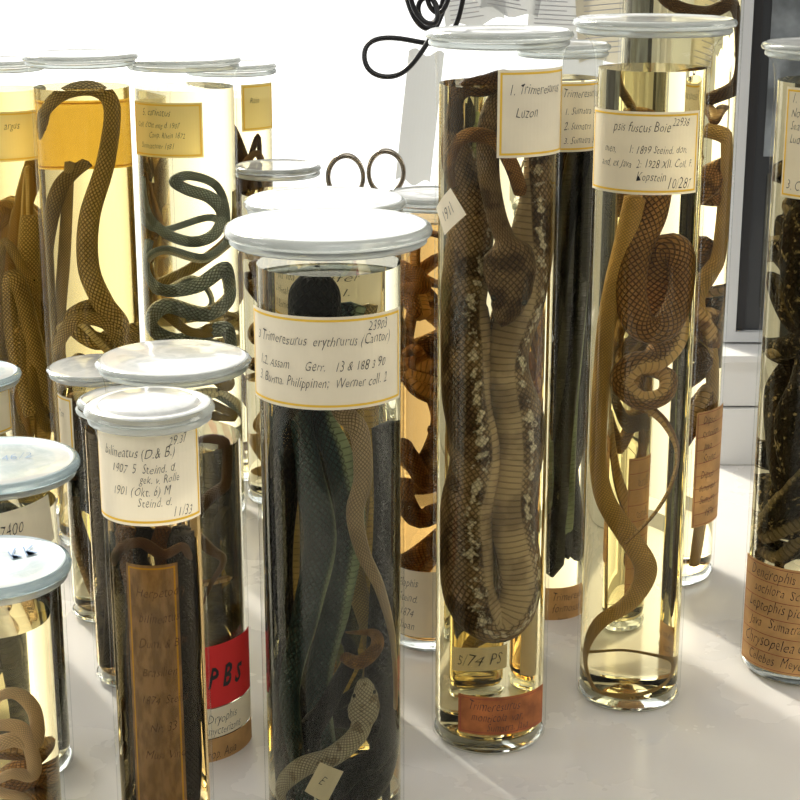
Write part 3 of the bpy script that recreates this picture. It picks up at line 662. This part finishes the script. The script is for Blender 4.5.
snake('L', [(140, 205, -.2), (160, 226, -.4), (205, 214, -.5), (228, 236, -.2), (206, 256, .4), (168, 248, .6), (146, 262, .3), (160, 290, .5), (196, 276, .6), (214, 300, .5), (190, 318, .5)], 'teal', tl, .0050, head=False, rkeys=[(0, .5), (.4, 1), (1, .4)])
snake('L', [(150, 238, .1), (146, 270, .4), (166, 288, .6), (200, 284, .7), (230, 268, .5), (236, 294, .3), (208, 312, .6), (170, 304, .7), (150, 322, .4), (180, 338, .5), (226, 326, .3), (232, 350, .1), (190, 352, .4)], 'teal', tl, .0082, head=False, rkeys=[(0, .5), (.3, 1), (.8, 1), (1, .6)])
snake('L', [(232, 190, -.4), (226, 230, -.5), (190, 262, -.5), (150, 290, -.3), (160, 330, -.2), (210, 340, -.3)], 'olive', tl, .0050, head=False, rkeys=FULL)
tangle('L', 27, .10, .25, .0066, 'olive', "olive snake coiled in pale liquid", 'coil', n=18)
tangle('L', 28, .02, .2, .0070, 'teal', "grey-green snake at the jar bottom", 'coil', n=16)
for s_, z0, z1, m_, r_ in ((51, .20, .42, 'tan', .0060), (55, .12, .38, 'olight', .0085), (53, .03, .22, 'tan', .007), (57, .06, .34, 'olive', .0075)):
    tangle('M', s_, z0, z1, r_, m_, "tan snake coiled in golden liquid", 'loose', n=17)
for s_, z0, z1, m_ in ((61, .30, .41, 'darkbrown'), (64, .27, .40, 'brown'), (62, .2, .34, 'tan'), (63, .03, .2, 'brown')):
    tangle('N', s_, z0, z1, .0065, m_, "brown snake coiled in a jar by the window", 'loose', n=16)
for s_, z0, z1, m_ in ((71, .24, .335, 'tan'), (75, .20, .33, 'brown'), (72, .12, .28, 'darkbrown'), (73, .03, .18, 'tan')):
    tangle('O', s_, z0, z1, .0070, m_, "tan snake packed in a jar", 'coil', n=16)
for s_, z0, z1, m_ in ((81, .03, .3, 'green'), (82, .03, .33, 'olive')):
    tangle('P', s_, z0, z1, .0095, m_, "dark snake folded in a wide jar", 'hang', n=16)
for s_, z0, z1, m_ in ((91, .05, .37, 'copper'), (92, .03, .36, 'copper'), (93, .2, .37, 'brown')):
    tangle('Q', s_, z0, z1, .0072, m_, "copper snake folded in amber liquid", 'coil', n=22, rho=.5)
for s_, z0, z1, m_ in ((101, .06, .47, 'black'), (102, .08, .46, 'green'), (103, .06, .44, 'black'), (104, .05, .4, 'black'), (105, .05, .46, 'black')):
    tangle('R', s_, z0, z1, .0090, m_, "blackish green snake packed in a tall jar", 'hang', n=14, rho=.45)
tangle('V', 107, .03, .24, .006, 'olive', "small olive snake in a small jar", 'coil', n=10)
snake('S', [(700, 128, .5), (728, 140, .5), (738, 180, .4), (732, 240, .5), (706, 270, .6), (690, 300, .5), (708, 350, .5), (712, 420, .4), (700, 500, .4), (690, 560, .4)], 'tan', "tan snake curving down the tall jar", .0095, head=False, rkeys=[(0, .7), (.3, 1), (.8, .8), (1, .5)])
snake('S', [(640, -30, .3), (665, 2, .6), (700, 12, .6), (730, 4, .4), (742, 30, .1), (735, 80, -.3), (690, 110, -.5), (660, 180, -.5)], 'darkbrown', "brown snake looped high in the tall jar", .0060, head=False, rkeys=FULL)
snake('S', [(610, 260, .3), (612, 340, .4), (625, 400, .4), (618, 480, .4), (626, 560, .4)], 'copper', "copper snake hanging along the glass", .0080, head=False)
tangle('S', 111, .03, .30, .0095, 'brown', "brown snake coiled in the tall jar", 'coil', n=20)
tangle('S', 113, .20, .46, .0095, 'copper', "copper snake coiled in the tall jar", 'coil', n=24)
tangle('S', 115, .10, .42, .0090, 'darkbrown', "dark brown snake coiled in the tall jar", 'coil', n=22)
snake('T', [(800, 205, .5), (784, 235, .5), (790, 290, .5), (808, 330, .5), (800, 380, .5), (782, 420, .5), (790, 470, .5), (812, 500, .5), (800, 540, .5), (775, 560, .4), (790, 590, .3)], 'check', "dark chequered snake hanging in tall jar", .0110, head=False)
for s_, z0, z1 in ((121, .09, .30), (123, .22, .46), (125, .1, .47), (127, .1, .40)):
    tangle('T', s_, z0, z1, .0090, 'check', "dark chequered snake coiled in tall jar", 'coil', n=20)

# ------------------------------------------------------------------ window papers, cable, scissors
NOTE = simple("white_note_paper", (.66, .68, .67), .8, noise=.10, nscale=8, trans=.2)
NOTEY = simple("yellowish_note_paper", (.72, .67, .52), .8, noise=.1, nscale=8, trans=.2)
PRINT = simple("grey_print", (.42, .42, .44), .8, trans=.1)
def sheet(u0, u1, v0, v1, Y, tilt, label, mat=None, lines=9, curl=.004):
    z0, z1 = zat(Y, v1), zat(Y, v0); zm = (z0 + z1) / 2
    x0, x1 = xat(u0, Y, zm), xat(u1, Y, zm); W, Hh = x1 - x0, z1 - z0
    V, F, M = [], [], []
    n = 10
    def yc(tx): return -0.002 - curl * sin(tx * pi) * .6
    for i in range(n + 1):
        for k in range(2):
            V.append((-W / 2 + W * i / n, yc(i / n), -Hh / 2 + Hh * k + .004 * sin(i * .9)))
    for i in range(n): F.append((2 * i, 2 * i + 2, 2 * i + 3, 2 * i + 1)); M.append(0)
    rnd = random.Random(int(u0))
    for r_ in range(lines):
        zz = Hh / 2 - Hh * (r_ + 1.5) / (lines + 2); b = len(V); wl = W * rnd.uniform(.45, .8)
        V += [(-W * .40, -0.009, zz), (-W * .40 + wl, -0.009, zz), (-W * .40 + wl, -0.009, zz + .0012), (-W * .40, -0.009, zz + .0012)]
        F.append((b, b + 1, b + 2, b + 3)); M.append(1)
    o = mesh_obj("paper_note", V, F, [mat or NOTE, PRINT], midx=M, smooth=False)
    o.location = ((x0 + x1) / 2, Y, zm); o.rotation_euler = (0, tilt, 0)
    o["label"] = label; o["category"] = "paper note"; o["group"] = "notes taped to the window"
sheet(402, 437, 52, 182, 2.047, radians(6), "narrow white sheet taped to the window", lines=0)
sheet(440, 500, -60, 24, 2.045, radians(-8), "white printed sheet taped to the window", lines=16)
sheet(486, 545, -60, 14, 2.041, radians(10), "small tilted printed sheet on the window", lines=16)
sheet(530, 588, -60, 40, 2.047, radians(3), "white printed sheet with curled edge on the window", lines=20)
sheet(575, 650, -70, 60, 2.043, radians(-5), "yellowish printed sheet on the window", mat=NOTEY, lines=22)
sheet(560, 600, 40, 170, 2.047, radians(2), "white sheet taped low on the window", lines=0)
sheet(640, 735, -60, 110, 2.047, radians(1), "broad white sheet added behind the tall jar to mute its glow", lines=0)  # added sheet, cuts the bright yellow backlight through the tall jar

CABM = simple("black_cable", (.01, .01, .012), .35)
def cable(pts, label, Y=1.93, r=0.0042):
    cu = bpy.data.curves.new("power_cable", 'CURVE'); cu.dimensions = '3D'; cu.bevel_depth = r; cu.bevel_resolution = 4
    sp = cu.splines.new('NURBS'); sp.points.add(len(pts) - 1); sp.order_u = 4; sp.use_endpoint_u = True
    for p, (u, v, w) in zip(sp.points, pts):
        z = zat(Y - w, v); p.co = (xat(u, Y - w, z), Y - w, z, 1)
    o = bpy.data.objects.new("power_cable", cu); COL.objects.link(o); cu.materials.append(CABM)
    bpy.context.view_layer.update()
    me = bpy.data.meshes.new_from_object(o.evaluated_get(bpy.context.evaluated_depsgraph_get()))
    bpy.data.objects.remove(o); ob = bpy.data.objects.new("power_cable", me); COL.objects.link(ob)
    for p in me.polygons: p.use_smooth = True
    ob["label"] = label; ob["category"] = "cable"; ob["group"] = "cables hanging before the window"
cable([(455, -60, 0), (448, 0, 0), (438, 26, .01), (416, 62, .02), (396, 80, .02), (364, 74, .02), (362, 40, .01), (394, 36, 0), (425, 44, 0), (448, 44, 0), (464, 14, 0), (470, -60, 0)], "black power cable hanging in a loop before the window", r=.0029)
cable([(395, -60, .02), (404, -10, .02), (412, 20, .03), (430, 34, .03), (442, 14, .02), (430, -8, .02), (414, 4, .02), (424, 30, .02), (446, 20, .02), (448, -60, .02)], "black power cable bundled above the loop", r=.0029)
cable([(408, -60, .04), (406, -4, .04), (420, 24, .04), (440, 26, .05), (436, 2, .04), (424, -12, .04), (432, 20, .04), (452, 10, .04), (456, -60, .04)], "black power cable twisted in the bundle", r=.0027)

METAL = simple("steel", (.55, .53, .50), .25, metal=1.0); DARKM = simple("dark_handle_metal", (.38, .34, .28), .25, metal=1.0)
cx, cy = -.036, 1.79
cup = lathe("utensil_holder", [(0, .001), (.034, .001), (.036, .003), (.036, .335), (.034, .335), (.034, .006), (0, .006)], simple("grey_plastic", (.35, .36, .37), .5))
cup.location = (cx, cy, 0); cup["label"] = "tall grey cylinder holding scissors"; cup["category"] = "utensil holder"
sc = bpy.data.objects.new("scissors", None); COL.objects.link(sc); sc.location = (cx, cy, .145)
sc["label"] = "pair of steel scissors standing handles up in a holder"; sc["category"] = "scissors"
for sg in (-1, 1):
    V, F = [], []
    R1, R2 = .0210, .0028
    nA, nB = 36, 8
    for i in range(nA):
        a = 2 * pi * i / nA; ca, sa = cos(a), sin(a)
        for k in range(nB):
            b = 2 * pi * k / nB; rr = R1 + R2 * cos(b)
            V.append((sg * .0205 + rr * ca * (.92 if ca * sg > 0 else .84), R2 * sin(b) + sg * .003, .222 + rr * sa * 1.08 + sg * .002))
    for i in range(nA):
        for k in range(nB):
            F.append((i * nB + k, ((i + 1) % nA) * nB + k, ((i + 1) % nA) * nB + (k + 1) % nB, i * nB + (k + 1) % nB))
    o = len(V)
    pts = [(sg * .008, .205), (sg * .004, .17), (0, .12), (-sg * .004, .10)]
    for (x, z) in pts:
        for dx, dy in ((-.003, -.002), (.003, -.002), (.003, .002), (-.003, .002)): V.append((x + dx, dy + sg * .003, z))
    for i in range(3):
        for k in range(4): F.append((o + i * 4 + k, o + i * 4 + (k + 1) % 4, o + (i + 1) * 4 + (k + 1) % 4, o + (i + 1) * 4 + k))
    mesh_obj("handle", V, F, [DARKM], parent=sc)
    y = sg * .002
    V = [(-.006, y - .001, .11), (.006, y - .001, .11), (.004 - sg * .003, y - .001, .05), (-sg * .002, y - .001, .0), (-.006, y + .001, .11), (.006, y + .001, .11), (.004 - sg * .003, y + .001, .05), (-sg * .002, y + .001, .0)]
    mesh_obj("blade", V, [(0, 1, 2, 3), (7, 6, 5, 4), (0, 4, 5, 1), (1, 5, 6, 2), (2, 6, 7, 3), (3, 7, 4, 0)], [METAL], smooth=False, parent=sc)

fr = bpy.data.objects.new("notice_frame", None); COL.objects.link(fr); fr.location = (.615, 1.99, .14)
fr["label"] = "dark framed notice board with posters on the wall"; fr["category"] = "notice board"
boxes("frame", [(-.235, -.215, -.02, .008, 0, .62), (.215, .235, -.02, .008, 0, .62), (-.215, .215, -.02, .008, .60, .62), (-.215, .215, -.02, .008, 0, .012)], simple("grey_blue_frame", (.70, .72, .73), .4), fr)
boxes("inner_edge", [(-.213, -.203, -.014, -.008, .014, .598)], simple("black_edge", (.02, .02, .022), .4), fr)
boxes("backing", [(-.215, .215, -.008, .005, .012, .60)], simple("dark_backing", (.05, .055, .06), .2, noise=.5, nscale=12), fr)
boxes("poster", [(-.192, -.02, -.0095, -.0085, .22, .56)], simple("dim_blue_poster", (.48, .54, .58), .5, noise=.95, nscale=26, dark=.25), fr)
boxes("poster", [(-.186, -.04, -.0095, -.0085, .04, .20)], simple("dark_olive_poster", (.16, .16, .12), .5, noise=.95, nscale=30, dark=.3), fr)

# ------------------------------------------------------------------ light
w = bpy.data.worlds.new("world"); scene.world = w; w.use_nodes = True; nt = w.node_tree; nt.nodes.clear()
out = nt.nodes.new('ShaderNodeOutputWorld'); bg = nt.nodes.new('ShaderNodeBackground'); nt.links.new(bg.outputs[0], out.inputs[0])
tc = nt.nodes.new('ShaderNodeTexCoord'); nm = nt.nodes.new('ShaderNodeVectorMath'); nm.operation = 'NORMALIZE'; nt.links.new(tc.outputs['Generated'], nm.inputs[0])
def dot(vec):
    dt = nt.nodes.new('ShaderNodeVectorMath'); dt.operation = 'DOT_PRODUCT'; nt.links.new(nm.outputs[0], dt.inputs[0])
    dt.inputs[1].default_value = Vector(vec).normalized(); return dt.outputs['Value']
rp = nt.nodes.new('ShaderNodeValToRGB'); els = rp.color_ramp.elements
mr = nt.nodes.new('ShaderNodeMapRange'); mr.inputs['From Min'].default_value = -1; mr.inputs['From Max'].default_value = 1
nt.links.new(dot((-.45, .85, .30)), mr.inputs['Value']); nt.links.new(mr.outputs[0], rp.inputs[0])
els[0].position = 0.0; els[0].color = (.108, .102, .095, 1); els[1].position = 1.0; els[1].color = (1.3, 1.28, 1.25, 1)
for pos, v in ((.35, .112), (.5, .17), (.65, .24), (.80, .34), (.88, .42), (.923, .60), (.945, .80)):
    e = els.new(pos); e.color = (v, v * .98, v * .95, 1)
SUND = (-.48, .80, .60)
col = rp.outputs[0]
for dvec, ang, c in ((SUND, (12, 7), (11.0, 9.8, 7.8)), ((.85, .10, .32), (14, 9), (2.2, 2.1, 1.9)), ((-.93, -.15, .30), (15, 9), (1.2, 1.2, 1.2)), ((.10, -.80, .75), (18, 10), (1.0, .97, .90))):  # soft sun glow, and added bright spots for rim light and glass highlights
    blob = smooth(nt, dot(dvec), cos(radians(ang[0])), cos(radians(ang[1])))
    col = mixc(nt, 1.0, col, mixc(nt, blob, (0.0, 0.0, 0.0), c), 'ADD')
nt.links.new(col, bg.inputs['Color']); bg.inputs['Strength'].default_value = 3.0

sd = bpy.data.lights.new("sun", 'SUN'); so = bpy.data.objects.new("sun", sd); COL.objects.link(so)
sd.energy = 2.4; sd.angle = radians(2.5); sd.color = (1, .94, .84)
so.rotation_euler = (-Vector(SUND)).to_track_quat('-Z', 'Y').to_euler()
